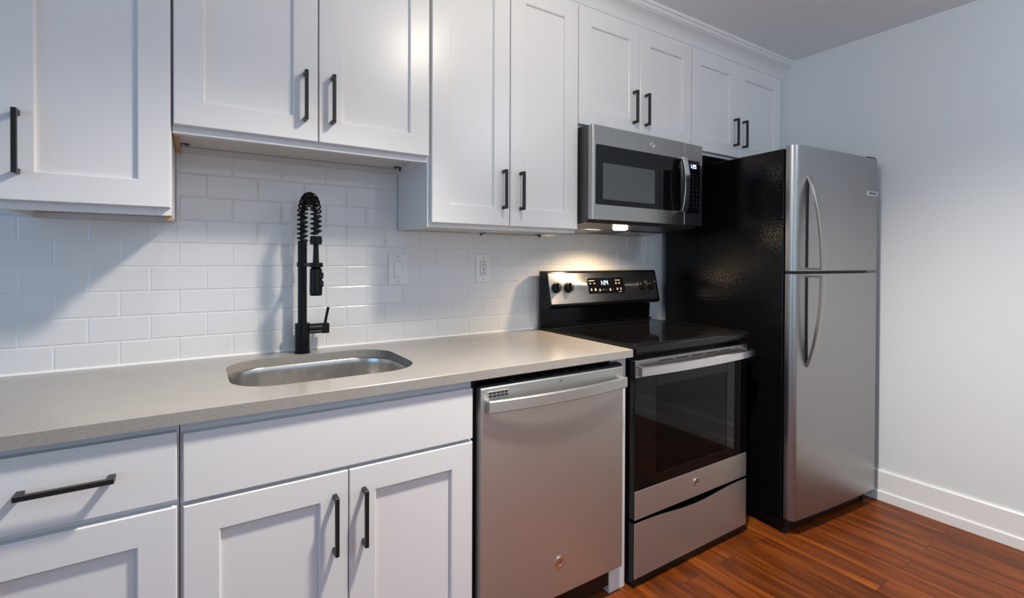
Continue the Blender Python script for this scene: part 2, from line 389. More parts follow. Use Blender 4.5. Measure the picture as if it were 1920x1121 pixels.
def wall_cabinet(label, x0, x1, z0, doors, pulls, dz0, ztop=2.355, recess=.018, clips=True, raw=('l', 'r')):
    o = ((x0+x1)/2, 0, z0); t = thing('wall_cabinet', label, 'cabinet', o, 'white shaker wall cabinets')
    mb = MB(o)
    for a, b in ((x0, x0+.0125), (x1-.0125, x1)): mb.box(a, b, YF+.019, .0005, z0+.001, ZTOP, .0004)
    mb.box(x0+.0125, x1-.0125, YF+.019, .0005, ZTOP-.013, ZTOP)
    mb.box(x0+.0125, x1-.0125, -.012, .0005, z0+.02, ZTOP-.013)
    mb.build('case', M_PAINT, t)
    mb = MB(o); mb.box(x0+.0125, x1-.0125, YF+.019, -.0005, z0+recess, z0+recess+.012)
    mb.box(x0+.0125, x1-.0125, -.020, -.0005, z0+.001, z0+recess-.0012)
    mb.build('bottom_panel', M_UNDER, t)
    for s in raw:                                     # unpainted lower edge of the side panels
        a, b_ = (x0+.0002, -.001) if s == 'l' else (x1-.0142, YF+.055)
        MB(o).box(a, a+.0140, YF+.0195, b_, z0-(.0002 if s == 'l' else .012), z0+.0012).build('raw_panel_edge', M_WOOD_EDGE, t)['label'] = 'unpainted tan wood edge under side panel'
    mb = MB(o); sw = .038
    mb.box(x0, x0+sw, YF, YF+.019, z0, ZTOP, .0008); mb.box(x1-sw, x1, YF, YF+.019, z0, ZTOP, .0008)
    mb.box(x0+sw, x1-sw, YF, YF+.019, z0, z0+sw, .0008); mb.box(x0+sw, x1-sw, YF, YF+.019, ZTOP-sw, ZTOP, .0008)
    mb.build('face_frame', M_PAINT, t)
    if clips:
        for a, s in ((x0+.014, 1), (x1-.014, -1)):
            mb = MB(o); xa, xb = sorted((a, a+s*.024))
            mb.box(xa, xb, -.075, -.055, z0+recess-.0020, z0+recess-.0004); mb.box(min(a, a+s*.0016), max(a, a+s*.0016), -.075, -.055, z0+recess-.014, z0+recess-.0004)
            for yy in (-.071, -.060): mb.cyl((a+s*.016, yy, z0+recess-.0055), (a+s*.016, yy, z0+recess-.0015), .0042, 10)
            mb.build('corner_bracket', M_GREYPL, t)['label'] = 'small grey metal mounting bracket'
    for (a, b), px in zip(doors, pulls):
        d = shaker(t, o, a, b, dz0, ztop, YF-.0005)
        if px is not None: pull(d, o, px[0], px[1], YF-DT-.0005)
    return t
wall_cabinet('single-door white wall cabinet at the far left, black pull on its left stile', -.050, .2985, 1.3700, [(-.0445, .2965)], [(-.003, 1.529)], 1.3905, clips=False, raw=('front',))
wall_cabinet('short two-door white wall cabinet above the faucet', .3005, 1.0535, 1.6000, [(.3036, .6772), (.6806, 1.0530)], [(.639, 1.755), (.7205, 1.757)], 1.6208, recess=.020, raw=('l',))
wall_cabinet('tall narrow white wall cabinet, left one of the pair above the wall plates', 1.0540, 1.3962, 1.3695, [(1.0640, 1.3940)], [(1.3628, 1.526)], 1.3855, clips=False, recess=.004, raw=())
wall_cabinet('tall narrow white wall cabinet touching the left side of the microwave', 1.3970, 1.7455, 1.3695, [(1.3978, 1.7445)], [(1.4446, 1.526)], 1.3855, recess=.004, raw=())
wall_cabinet('two-door white wall cabinet directly above the microwave', 1.7465, 2.5145, 1.8330, [(1.7490, 2.1272), (2.1300, 2.5125)], [(2.0842, 1.970), (2.1652, 1.970)], 1.8450, clips=False)
t = wall_cabinet('two-door white wall cabinet above the refrigerator by the right wall', 2.5155, 3.3660, 1.8180, [(2.5185, 2.9180), (2.9210, 3.3640)], [(2.8864, 1.968), (2.9700, 1.968)], 1.8330, clips=False)
mb = MB((2.94, 0, 1.818)); mb.box(3.367, XW-.0005, YF, YF+.019, 1.8180, ZTOP, .0008); mb.build('filler_strip', M_PAINT, t)
# crown moulding on top of the whole run
mb = MB()
cr = [(-.285, 2.3600), (-.3085, 2.3600), (-.3105, 2.3625), (-.3105, 2.3720), (-.3150, 2.3740), (-.3180, 2.3800), (-.3220, 2.3920), (-.3300, 2.4060), (-.3420, 2.4180),
      (-.3560, 2.4260), (-.3660, 2.4300), (-.3660, 2.4340), (-.3710, 2.4350), (-.3760, 2.4410), (-.3800, 2.4480), (-.3860, 2.4500), (-.3860, 2.4655), (-.285, 2.4655)]
mb.prism(cr, 'x', -.050, XW-.0005)
mb.sm = True
structure(mb.build('trim_1', M_PAINT, ang=28))

YB = -0.610                                           # face of the base cabinets' frames
ZB1 = .8845                                           # underside of the worktop
def base_cabinet(name, label, x0, x1):
    o = ((x0+x1)/2, -.3, ZF); t = thing(name, label, 'cabinet', o, 'white base cabinets'); sw = .0385
    mb = MB(o)
    for a, b in ((x0, x0+.0125), (x1-.0125, x1)): mb.box(a, b, YB+.019, -.012, ZF, ZB1-.0005, .0004)
    mb.box(x0+.0125, x1-.0125, YB+.019, -.012, .10, .112); mb.box(x0+.0125, x1-.0125, -.024, -.012, .112, .66)
    mb.build('case', M_PAINT, t)
    mb = MB(o)
    mb.box(x0, x0+sw, YB, YB+.019, .10, ZB1-.0005, .0008); mb.box(x1-sw, x1, YB, YB+.019, .10, ZB1-.0005, .0008)
    for a, b in ((.10, .138), (.676, .714), (.842, ZB1-.0005)): mb.box(x0+sw, x1-sw, YB, YB+.019, a, b, .0008)
    mb.build('face_frame', M_PAINT, t)
    mb = MB(o).box(x0+.013, x1-.013, YB+.075, YB+.0875, ZF, .0995); mb.build('toe_kick', M_PAINT, t)
    return t, o
t, o = base_cabinet('drawer_base_cabinet', 'white base cabinet with one drawer at the far left under the worktop', -.058, .3222)
d = slab(t, o, -.0465, .3185, .7115, .8645, YB-.0005, 'drawer'); pull(d, o, .1363, .792, YB-DT-.0005, False)
d = shaker(t, o, -.0465, .3185, .1150, .6970, YB-.0005); pull(d, o, -.010, .562, YB-DT-.0005)
t, o = base_cabinet('sink_base_cabinet', 'white two-door base cabinet below the sink with a plain false drawer front', .3240, 1.0725)
slab(t, o, .3300, 1.0680, .7030, .8575, YB-.0005, 'false_front')
d = shaker(t, o, .3300, .6935, .1150, .6930, YB-.0005); pull(d, o, .6590, .562, YB-DT-.0005)
d = shaker(t, o, .6965, 1.0680, .1150, .6930, YB-.0005); pull(d, o, .7350, .562, YB-DT-.0005)
# end panel beside the range
o = (1.706, -.3, ZF); mb = MB(o); mb.box(1.666, 1.7475, YB, YB+.019, ZF, ZB1-.0005, .0008); mb.box(1.729, 1.7475, YB+.019, -.012, ZF, ZB1-.0005, .0008)
mb.box(1.666, 1.678, YB+.019, YB+.10, ZF, ZB1-.0005, .0005)
tag(mb.build('end_panel', M_PAINT), 'narrow white end panel standing between the dishwasher and the range', 'panel')

# ------------------------------------------------------------------ worktop with sink cut-out
SX0, SX1, SY0, SY1, SR = .4310, .9560, -.5160, -.1080, .118
CX0, CX1, CY0 = -.155, 1.7478, -.648
def ring_face(mb, outer, inner, z):
    vo = [mb._v((*p, z)) for p in outer]; vi = [mb._v((*p, z)) for p in inner]
    es = [mb.bm.edges.new((L_[i], L_[(i+1) % len(L_)])) for L_ in (vo, vi) for i in range(len(L_))]
    return bmesh.ops.triangle_fill(mb.bm, edges=es, use_beauty=True, use_dissolve=False)['geom']
o = (.64, -.32, CT); mb = MB(o); e = .0015
hole = rrect(SX0, SX1, SY0, SY1, SR, 10)
out_t = [(CX0, CY0+e), (CX1-e, CY0+e), (CX1-e, -.0005), (CX0, -.0005)]
out_s = [(CX0, CY0), (CX1, CY0), (CX1, -.0005), (CX0, -.0005)]
ring_face(mb, out_t, hole, CT); ring_face(mb, out_s, hole, ZB1)
for A, za, B, zb in ((out_t, CT, out_s, CT-e), (out_s, CT-e, out_s, ZB1), (hole, CT, hole, ZB1)):
    n = len(A); va = [mb._v((*p, za)) for p in A]; vb = [mb._v((*p, zb)) for p in B]
    for i in range(n): mb.bm.faces.new((va[i], va[(i+1) % n], vb[(i+1) % n], vb[i]))
bmesh.ops.remove_doubles(mb.bm, verts=mb.bm.verts, dist=1e-5)
tag(mb.build('countertop', M_QUARTZ, smooth=False), 'grey speckled quartz worktop with a rounded sink opening', 'worktop')
# undermount sink
o = (.69, -.31, .70); t = thing('kitchen_sink', 'stainless steel undermount sink set under the grey worktop', 'sink', o)
mb = MB(o); zt = ZB1-.0006
def RR(d, r, z): return [(*p, z) for p in rrect(SX0+d, SX1-d, SY0+d, SY1-d, r, 10)]
rings = [RR(-.024, SR+.01, zt-.0015), RR(-.024, SR+.01, zt), RR(.001, SR, zt), RR(.003, SR, zt-.003), RR(.005, SR, zt-.02), RR(.009, SR-.004, .735)]
for k in range(1, 7):
    a = PI/2*k/6; rings.append(RR(.009+.032*(1-math.cos(a)), SR-.004-.03*(1-math.cos(a)), .735-.032*math.sin(a)))
rings.append(RR(.15, .05, .7010))
mb.loft(rings, False, True); mb.sm = True
mb.build('basin', M_STEEL_S, t, ang=50)
mb = MB(o); c = (.69, -.31); mb.ring(c, .026, .056, .7012, .7030, 32); mb.cyl((c[0], c[1], .7005), (c[0], c[1], .7020), .027, 24); mb.sm = True
mb.build('drain', M_CHROME, t)

# ------------------------------------------------------------------ faucet
FX, FY = .6765, -.0640
o = (FX, FY, CT); t = thing('kitchen_faucet', 'tall matte black spring-neck faucet behind the sink', 'faucet', o)
mb = MB(o); mb.cyl((FX, FY, CT+.0003), (FX, FY, CT+.004), .0275, 32); mb.cyl((FX, FY, CT+.004), (FX, FY, 1.0215), .0252, 32, bev=.0015); mb.build('base', M_FAUCET, t)
mb = MB(o); mb.cyl((FX, FY, 1.0215), (FX, FY, 1.238), .0152, 28)
mb.build('pole', M_FAUCET, t)
mb = MB(o); mb.cyl((FX, FY, 1.238), (FX, FY, 1.318), .0150, 28, bev=.001)
for k in range(15): mb.ring((FX, FY), .0148, .0158, 1.243+k*.005, 1.2455+k*.005, 28)
mb.build('threaded_collar', M_FAUCET, t)
# arching hose: up from the pole, over, and down to the spray head
ang = math.radians(-81); dx, dy = math.cos(ang), math.sin(ang); AR = .0660
path = [(FX, FY, 1.318+.0105*i) for i in range(8)]; zc = 1.402
for k in range(1, 25):
    a = PI*k/24; q = AR*(1-math.cos(a)); path.append((FX+dx*q, FY+dy*q, zc+AR*math.sin(a)))
HX, HY = FX+dx*2*AR, FY+dy*2*AR
path += [(HX, HY, zc-.0095*i) for i in range(1, 8)]
mb = MB(o); mb.tube(path, .0078, 14); mb.build('hose', M_FAUCET, t)
# spring coil around it
Pv = [Vector(p) for p in path]; acc = [0.0]
for a, b in zip(Pv, Pv[1:]): acc.append(acc[-1]+(b-a).length)
Lt = acc[-1]; pitch = .0165; N = int(Lt/pitch*16); coil = []
side = Vector((-dy, dx, 0))
for i in range(N+1):
    s_ = Lt*i/N; j = max(k for k in range(len(acc)) if acc[k] <= s_+1e-9); j = min(j, len(acc)-2)
    f = (s_-acc[j])/(acc[j+1]-acc[j]); p = Pv[j].lerp(Pv[j+1], f); T = (Pv[j+1]-Pv[j]).normalized(); nn = side.cross(T).normalized()
    w = 2*PI*s_/pitch; coil.append(p+(side*math.cos(w)+nn*math.sin(w))*.0160)
mb = MB(o); mb.tube(coil, .0032, 7); mb.build('spring', M_FAUCET, t)
mb = MB(o); mb.cyl((HX, HY, 1.302), (HX, HY, 1.330), .0190, 24, bev=.002); mb.cyl((HX, HY, 1.312), (HX, HY, 1.316), .0205, 24)
mb.build('spring_cap', M_FAUCET, t)
mb = MB(o)
st = [(1.302, .0085), (1.27, .0090), (1.235, .0105), (1.222, .0150), (1.218, .0195), (1.155, .0205), (1.132, .0200), (1.128, .0180)]
mb.loft([[(HX+r*math.cos(2*PI*i/24), HY+r*math.sin(2*PI*i/24), z) for i in range(24)] for z, r in st]); mb.sm = True
spray = mb.build('spray_head', M_FAUCET, t)
mb = MB(o); bxx, byy = HX+.0150, HY-.0150
for zc_ in (1.196, 1.168): mb.M = Matrix.Translation((bxx, byy, zc_)) @ Matrix.Rotation(-PI/4, 4, 'Z'); mb.box(-.006, .006, -.006, .006, -.011, .011, .004, 2)
mb.build('spray_button', M_BLACKPL, spray)
mb = MB(o); mb.M = Matrix.Translation((FX, FY, 0)) @ Matrix.Rotation(ang, 4, 'Z')
mb.box(.010, 2*AR-.014, -.0065, .0065, 1.2265, 1.2380, .001)
mb.M = Matrix.Identity(4); mb.ring((HX, HY), .0155, .0220, 1.2245, 1.2400, 28); mb.ring((FX, FY), .0152, .0185, 1.2245, 1.2400, 28)
mb.build('holder_arm', M_FAUCET, t)
mb = MB(o); mb.cyl((FX+.02, FY, .999), (FX+.066, FY, .999), .0185, 24, bev=.001)
mb.box(FX+.064, FX+.090, FY-.0175, FY+.0175, .981, 1.017, .002)
mb.tube([(FX+.0775, FY, 1.010), (FX+.0800, FY-.002, 1.030), (FX+.0880, FY-.006, 1.075)], .0050, 12)
mb.build('lever_handle', M_FAUCET, t)

# ------------------------------------------------------------------ wall plates
def plate(name, label, cat, x0, x1, z0, z1):
    o = ((x0+x1)/2, 0, (z0+z1)/2); t = thing(name, label, cat, o)
    MB(o).box(x0, x1, -.0062, -.0004, z0, z1, .0022, 2).build('cover_plate', M_PLATE, t)
    return t, o
t, o = plate('light_switch', 'white rocker light switch plate on the tile right of the faucet', 'switch', 1.0130, 1.0960, 1.1485, 1.2735); c = o[0]
mb = MB(o); mb.box(c-.0175, c+.0175, -.0068, -.006, 1.1770, 1.2450); mb.build('switch_recess', M_GREYPRINT, t)
mb = MB(o); mb.prism([(-.0066, 1.1780), (-.0115, 1.1790), (-.0085, 1.2110), (-.0072, 1.2440), (-.0060, 1.2440)], 'x', c-.0165, c+.0165, .0006); mb.build('rocker', M_PLATE, t)
for z in (1.160, 1.262): MB(o).cyl((c, -.006, z), (c, -.0072, z), .0032, 14).build('screw', M_GREYPRINT, t)
t, o = plate('wall_outlet', 'white duplex outlet with test buttons on the tile left of the range', 'outlet', 1.4200, 1.4960, 1.1500, 1.2760); c = o[0]
MB(o).box(c-.0170, c+.0170, -.0066, -.006, 1.1790, 1.2470).build('socket_seam', M_DARK, t)
MB(o).box(c-.0160, c+.0160, -.0085, -.006, 1.1800, 1.2460, .0008).build('receptacle', M_PLATE, t)
for zc_ in (1.2315, 1.1945):
    mb = MB(o); mb.box(c-.0075, c-.0050, -.0092, -.0082, zc_-.0085, zc_+.0010); mb.box(c+.0050, c+.0075, -.0092, -.0082, zc_-.0085, zc_+.0010)
    mb.cyl((c, -.0092, zc_+.0085), (c, -.0080, zc_+.0085), .0030, 10); mb.build('socket_slots', M_DARK, t)
mb = MB(o); mb.box(c-.0070, c+.0070, -.0096, -.0084, 1.2140, 1.2175, .0004); mb.box(c-.0070, c+.0070, -.0096, -.0084, 1.2085, 1.2120, .0004); mb.build('test_buttons', M_GREYPRINT, t)
for z in (1.162, 1.264): MB(o).cyl((c, -.006, z), (c, -.0072, z), .0032, 14).build('screw', M_GREYPRINT, t)

# ------------------------------------------------------------------ round maker's badge used on three appliances
def badge(parent, origin, x, y, z, r=.0165):
    mb = MB(origin)
    mb.ring((x, z), r*.86, r, y-.0032, y, 36, 'y'); mb.cyl((x, y, z), (x, y-.0018, z), r*.87, 36)
    mb.bm.faces.ensure_lookup_table(); n0 = len(mb.bm.faces)
    text_mesh(mb, 'GE', r*1.05, face_M(x, y-.0021, z)); mb.bm.faces.ensure_lookup_table()
    for f in mb.bm.faces[n0:]: f.material_index = 1
    return mb.build('badge', [M_CHROME, M_GREYPL], parent)
def arc_bar(mb, x0, x1, y_end, y_mid, z0, z1, th, n=24, zdrop=0.0):
    """bowed bar handle seen from above as an arc"""
    rings = []
    for i in range(n+1):
        u = i/n; x = x0+(x1-x0)*u; k = 1-(2*u-1)**2; y = y_end+(y_mid-y_end)*k; zz = -zdrop*k
        rings.append([(x, y, z0+zz+.003), (x, y+.003, z0+zz), (x, y+th, z0+zz), (x, y+th, z1+zz), (x, y+.003, z1+zz), (x, y, z1+zz-.003)])
    mb.loft(rings); mb.sm = True

# ------------------------------------------------------------------ dishwasher
o = (1.37, -.35, ZF); t = thing('dishwasher', 'stainless dishwasher with a bowed bar handle under the worktop', 'dishwasher', o)
MB(o).box(1.0765, 1.6635, -.608, -.05, .02, .8720, .002).build('tub_case', M_BLACKPL, t)
mb = MB(o); mb.prism([(-.6105, .100), (-.641, .100), (-.6450, .104), (-.6450, .8515), (-.6425, .8550), (-.6105, .8550)], 'x', 1.0880, 1.6985, .0012)
door = mb.build('door', M_STEEL_W, t)
mb = MB(o); mb.prism([(-.6105, .8552), (-.6400, .8552), (-.6380, .8625), (-.6105, .8690)], 'x', 1.0885, 1.6980, .0008); mb.build('control_strip', M_BLACK, door)
for k in range(9): MB(o).box(1.20+k*.045, 1.222+k*.045, -.6300, -.6220, .8640, .8668).build('touch_button', M_BLACKGLASS, door)
mb = MB(o); arc_bar(mb, 1.1060, 1.6970, -.6690, -.6930, .7810, .8190, .010)
for a, b in ((1.1060, 1.1220), (1.6810, 1.6970)): mb.box(a, b, -.6620, -.6450, .7830, .8170, .002)
mb.build('handle', M_STEEL_W, door)
mb = MB(o); mb.box(1.1110, 1.1890, -.6462, -.6445, .8215, .8425, .0005)
vent = mb.build('vent', M_STEEL_W, door)
mb = MB(o)
for i in range(5):
    for j in range(2): MB(o).box(1.1155+i*.0145, 1.1275+i*.0145, -.6468, -.6458, .8245+j*.0090, .8305+j*.0090).build('vent_slot', M_DARK, door)
badge(door, o, 1.3980, -.6450, .2200)
mb = MB(o); text_mesh(mb, 'GE', .010, face_M(1.401, -.6452, .8400)); mb.build('small_mark', M_DARK, door)
MB(o).box(1.0765, 1.6635, -.565, -.553, ZF, .096, .002).build('toe_kick', M_BLACKPL, t)

# ------------------------------------------------------------------ range
RX0, RX1, RYF = 1.7565, 2.5000, -.6480
o = (2.13, -.33, ZF); t = thing('electric_range', 'stainless and black glass electric range between worktop and refrigerator', 'range', o)
mb = MB(o); mb.box(RX0, RX1, -.6040, -.030, .012, .8950, .002); mb.box(RX0+.02, RX1-.02, -.585, -.05, ZF, .012); mb.build('body', M_BLACK, t)
# cooktop: enamel frame with a glass sheet let in
mb = MB(o); mb.prism([(-.006-.04, .8870), (-.6430, .8870), (-.6540, .8920), (-.6560, .9000), (-.6560, .9170), (-.6510, .9230), (-.6400, .9240), (-.046, .9240)], 'x', RX0, RX1, .0015)
ck = mb.build('cooktop', M_BLACK, t)
mb = MB(o)
for a, b, c_, d_ in ((RX0+.012, RX1-.012, -.645, -.637), (RX0+.012, RX1-.012, -.128, -.120), (RX0+.010, RX0+.018, -.637, -.128), (RX1-.018, RX1-.010, -.637, -.128)): mb.box(a, b, c_, d_, .9238, .9265, .001)
mb.build('glass_trim', M_BLACK, ck)
mb = MB(o); mb.box(RX0+.018, RX1-.018, -.637, -.128, .9238, .9255, .0005); gl = mb.build('glass_top', M_BLACKGLASS, ck)
for cx_, cy_, rr in ((1.945, -.495, .112), (2.315, -.495, .088), (1.945, -.245, .074), (2.315, -.245, .105), (2.130, -.22, .045)):
    mb = MB(o); mb.ring((cx_, cy_), rr-.0018, rr, .9254, .92565, 56); mb.ring((cx_, cy_), rr*.62-.0012, rr*.62, .9254, .92565, 48); mb.build('burner_ring', M_BURNER, ck)
# backguard
mb = MB(o)
mb.prism([(-.030, .895), (-.0445, .895), (-.0445, 1.0150), (-.1000, 1.0180), (-.1150, 1.0240), (-.1190, 1.0350), (-.0830, 1.1930), (-.0770, 1.1980), (-.030, 1.1980)], 'x', RX0-.001, RX1+.024, .003, 2)
bg = mb.build('backguard', M_BLACK, t)
mb = MB(o); mb.box(RX0+.008, RX1+.016, -.068, -.0447, .9245, .9330, .002); mb.box(RX0+.018, RX1+.008, -.0475, -.0440, .9420, 1.008, .001)
mb.build('backsplash_rail', M_BLACK, bg)
# tilted frame of the control panel: local x along the range, y out, z up the slope
pz, py_ = Vector((0, .0360, .1580)).normalized(), Vector((0, -.1580, .0360)).normalized()
PB = Vector((0, -.1185, 1.0385))
PM = Matrix(((1, 0, 0, 0), (0, -py_.y, pz.y, PB.y), (0, -py_.z, pz.z, PB.z), (0, 0, 0, 1)))   # local -y points out of the panel
PX0, PX1, PH = 1.7640, 2.5080, .1520
mb = MB(o); mb.M = PM; mb.box(PX0, PX1, -.0030, .001, .002, PH, .0012, 2); cp = mb.build('control_panel', M_PANEL, t)
mb = MB(o); mb.M = PM
mb.prism(rrect(2.0040, 2.2580, .0440, .1240, .008, 5), 'y', -.0046, -.0028); disp = mb.build('display', M_BLACKGLASS, cp)
mb = MB(o); mb.M = PM
oo, ii = rrect(2.0020, 2.2610, .0420, .1260, .010, 5), rrect(2.0046, 2.2560, .0446, .1234, .008, 5)
for k in range(len(oo)):
    k2 = (k+1) % len(oo); mb.bm.faces.new([mb._v((p[0], -.0056, p[1])) for p in (oo[k], oo[k2], ii[k2], ii[k])])
    mb.bm.faces.new([mb._v(p) for p in ((oo[k][0], -.0056, oo[k][1]), (oo[k][0], -.0028, oo[k][1]), (oo[k2][0], -.0028, oo[k2][1]), (oo[k2][0], -.0056, oo[k2][1]))])
    mb.bm.faces.new([mb._v(p) for p in ((ii[k][0], -.0056, ii[k][1]), (ii[k2][0], -.0056, ii[k2][1]), (ii[k2][0], -.0040, ii[k2][1]), (ii[k][0], -.0040, ii[k][1]))])
bmesh.ops.remove_doubles(mb.bm, verts=mb.bm.verts, dist=1e-6)
mb.build('display_bezel', M_CHROME, cp)
mb = MB(o); mb.M = PM; zz = .0885
digit(mb, '1', 2.0920, zz, .0090, .021, .0022, -.0050, -.0045); mb.box(2.1070, 2.1092, -.0050, -.0045, zz+.005, zz+.0075); mb.box(2.1070, 2.1092, -.0050, -.0045, zz+.0135, zz+.016)
digit(mb, '2', 2.1145, zz, .0120, .021, .0022, -.0050, -.0045); digit(mb, '4', 2.1315, zz, .0120, .021, .0022, -.0050, -.0045)
mb.build('clock_digits', M_DISPLAY, cp)
for a, b in ((2.0130, 2.0520), (2.1950, 2.2320)):
    mb = MB(o); mb.M = PM; mb.box(a, b, -.0050, -.0045, .1090, .1125); mb.build('touch_mark', M_GREYPRINT, cp)
for x_, z_, w_, h_ in ((2.016, .094, .012, .005), (2.044, .094, .012, .005), (2.196, .091, .010, .009), (2.219, .091, .010, .009), (2.020, .0600, .010, .011), (2.046, .0600, .013, .011), (2.077, .0570, .011, .011),
                       (2.104, .0610, .005, .005), (2.124, .0610, .003, .003), (2.148, .0570, .013, .011), (2.176, .0620, .003, .003), (2.200, .0600, .011, .011), (2.226, .0600, .011, .011), (2.214, .0490, .022, .003)):
    mb = MB(o); mb.M = PM; mb.box(x_, x_+w_, -.0050, -.0045, z_, z_+h_*.38); mb.box(x_+w_*.15, x_+w_*.85, -.0050, -.0045, z_+h_*.55, z_+h_); mb.build('touch_mark', M_GREYPRINT, cp)
for kx in (1.8020, 1.8770, 2.3920, 2.4640):
    mb = MB(o); mb.M = PM; zk = .0800
    mb.cyl((kx, -.003, zk), (kx, -.008, zk), .0255, 28); mb.cyl((kx, -.008, zk), (kx, -.024, zk), .0225, 28, r1=.0195)
    mb.box(kx-.0065, kx+.0065, -.0360, -.022, zk-.0200, zk+.0200, .003, 2); kb = mb.build('knob', M_BLACKPL, t)
    mb = MB(o); mb.M = PM; mb.box(kx-.0012, kx+.0012, -.0366, -.0356, zk+.006, zk+.018); mb.build('pointer', M_GREYPRINT, kb)
for kx in (1.8020, 1.8770, 2.3920, 2.4640):
    for a in (-140, -70, 0, 70, 140):
        q = math.radians(a); mb = MB(o); mb.M = PM; mb.box(kx+.034*math.sin(q)-.0025, kx+.034*math.sin(q)+.0025, -.0034, -.0028, .080+.034*math.cos(q)-.0012, .080+.034*math.cos(q)+.0012); mb.build('knob_mark', M_GREYPL, cp)
# oven: cavity behind the door, racks, door
DX0, DX1 = RX0+.0030, RX1-.0030
mb = MB(o)                                             # door frame of black glass around the window opening
wx0_, wx1_, wz0_, wz1_ = 1.8780, 2.3450, .4080, .7560
mb.box(DX0, wx0_, RYF, -.6055, .3660, .8010, .001); mb.box(wx1_, DX1, RYF, -.6055, .3660, .8010, .001)
mb.box(wx0_, wx1_, RYF, -.6055, .3660, wz0_, .001); mb.box(wx0_, wx1_, RYF, -.6055, wz1_, .8010, .001)
od = mb.build('oven_door', M_BLACKGLASS, t)
MB(o).box(wx0_+.0002, wx1_-.0002, RYF+.0012, RYF+.0045, wz0_+.0002, wz1_-.0002).build('window', M_OVENPANE, od)
MB(o).box(DX0, DX1, RYF+.0016, -.6055, .2555, .3655, .001).build('door_core', M_BLACK, od)
MB(o).box(DX0, DX1, RYF+.0016, -.6055, .8015, .8665, .001).build('door_core', M_BLACK, od)
mb = MB(o); mb.box(DX0+.001, DX1-.001, RYF-.0015, RYF+.0015, .2560, .3655, .0008); band = mb.build('lower_trim', M_STEEL_W, od)
badge(od, o, 2.1300, RYF-.0015, .3160, .0150)
mb = MB(o); mb.box(DX0+.001, DX1-.001, RYF-.0015, RYF+.0015, .8015, .8680, .0008); mb.box(DX0+.001, DX1-.001, RYF+.0016, -.6200, .8666, .8680); tr = mb.build('top_trim', M_STEEL, od)
for k in range(5): MB(o).box(1.895+k*.098, 1.975+k*.098, RYF-.0022, RYF-.0010, .8530, .8575).build('vent_slot', M_DARK, od)
mb = MB(o); arc_bar(mb, DX0, DX1+.004, -.6830, -.7000, .8120, .8480, .011)
for a, b in ((DX0, DX0+.030), (DX1-.026, DX1+.004)): mb.box(a, b, -.6760, RYF-.0015, .8140, .8470, .003)
mb.build('handle', M_CHROME, od)
# dark cavity and rack wires behind the pane
mb = MB(o); mb.sm = False
oy0, oy1 = -.6050, -.6042
mb.box(wx0_, wx1_, oy0, oy1, wz0_, wz1_); mb.build('inner_pane_backing', M_CAVITY, od)
mb = MB(o)                                             # rack wires just behind the pane
for zr in (.545, .655):
    for k in range(24): mb.cyl((1.90+k*.0185, -.6100, zr), (1.90+k*.0185, -.6400, zr-.004), .0011, 6)
    mb.cyl((1.885, -.6400, zr-.004), (2.338, -.6400, zr-.004), .0022, 8); mb.cyl((1.885, -.6120, zr), (2.338, -.6120, zr), .0022, 8)
mb.build('oven_rack', M_RACK, od)
# storage drawer with a dipped upper edge
top = [(DX1, .2430)]
for i in range(25):
    u = i/24; x = DX1-.06-(DX1-DX0-.12)*u; top.append((x, .2430-.017*(math.sin(PI*u)**2)))
top.append((DX0, .2430))
mb = MB(o); mb.prism([(DX0, .0300), (DX1, .0300)]+top, 'y', RYF+.0015, RYF-.0015, .0006); dr = mb.build('storage_drawer', M_STEEL_W, t)
MB(o).prism([(DX0, .0300), (DX1, .0300)]+[(x, z-.0015) for x, z in top], 'y', -.6055, RYF+.0016).build('drawer_core', M_BLACK, dr)
MB(o).box(DX0, DX1, RYF+.003, -.6055, .0060, .0290, .002).build('drawer_base', M_BLACKPL, t)

# ------------------------------------------------------------------ over-the-range microwave
o = (2.13, -.2, 1.40); t = thing('microwave_oven', 'stainless over-the-range microwave hung under a wall cabinet', 'microwave', o)
MX0, MX1, MYF, MZ0, MZ1 = 1.7575, 2.5000, -.4030, 1.4270, 1.8280
mb = MB(o); mb.box(MX0+.002, MX1-.002, -.3700, -.0008, MZ0+.004, MZ1+.003, .002)
mb.box(MX0+.003, MX1-.003, -.3800, -.3700, MZ0+.008, MZ1-.002)
mb.build('body', M_GREYPL, t)
mb = MB(o); mb.prism([(2.3580, -.3800), (MX0, -.3800)]+[(MX0+.011-.011*math.cos(PI/2*k/8), MYF+.011-.011*math.sin(PI/2*k/8)) for k in range(9)]+[(2.3560, MYF), (2.3580, MYF+.002)], 'z', MZ0, MZ1-.0005); mb.sm = True; md = mb.build('door', M_STEEL, t)
mb = MB(o); mb.prism(rrect(1.7790, 2.3300, 1.4900, 1.7460, .008, 5), 'y', MYF-.0016, MYF+.001); wg = mb.build('door_glass', M_BLACKGLASS, md)
mb = MB(o); mb.prism(rrect(1.8180, 2.1450, 1.5140, 1.6700, .006, 4), 'y', MYF-.0020, MYF-.0010); mb.build('viewing_screen', M_MWPANE, md)
badge(md, o, 2.1290, MYF, 1.7870, .0140)
mb = MB(o); rings = []                                 # bowed vertical handle
for i in range(25):
    u = i/24; z = 1.4870+(1.7470-1.4870)*u; k = 1-(2*u-1)**2; y = MYF-.0290-.0180*k
    rings.append([(2.3080, y+.002, z), (2.3100, y, z), (2.3420, y, z), (2.3440, y+.002, z), (2.3440, y+.010, z), (2.3080, y+.010, z)])
mb.loft(rings); mb.sm = True
mb.box(2.3080, 2.3440, MYF-.0290+.008, MYF-.0005, 1.7380, 1.7470, .001); mb.box(2.3080, 2.3440, MYF-.0290+.008, MYF-.0005, 1.4870, 1.4960, .001)
mb.build('handle', M_CHROME, md)
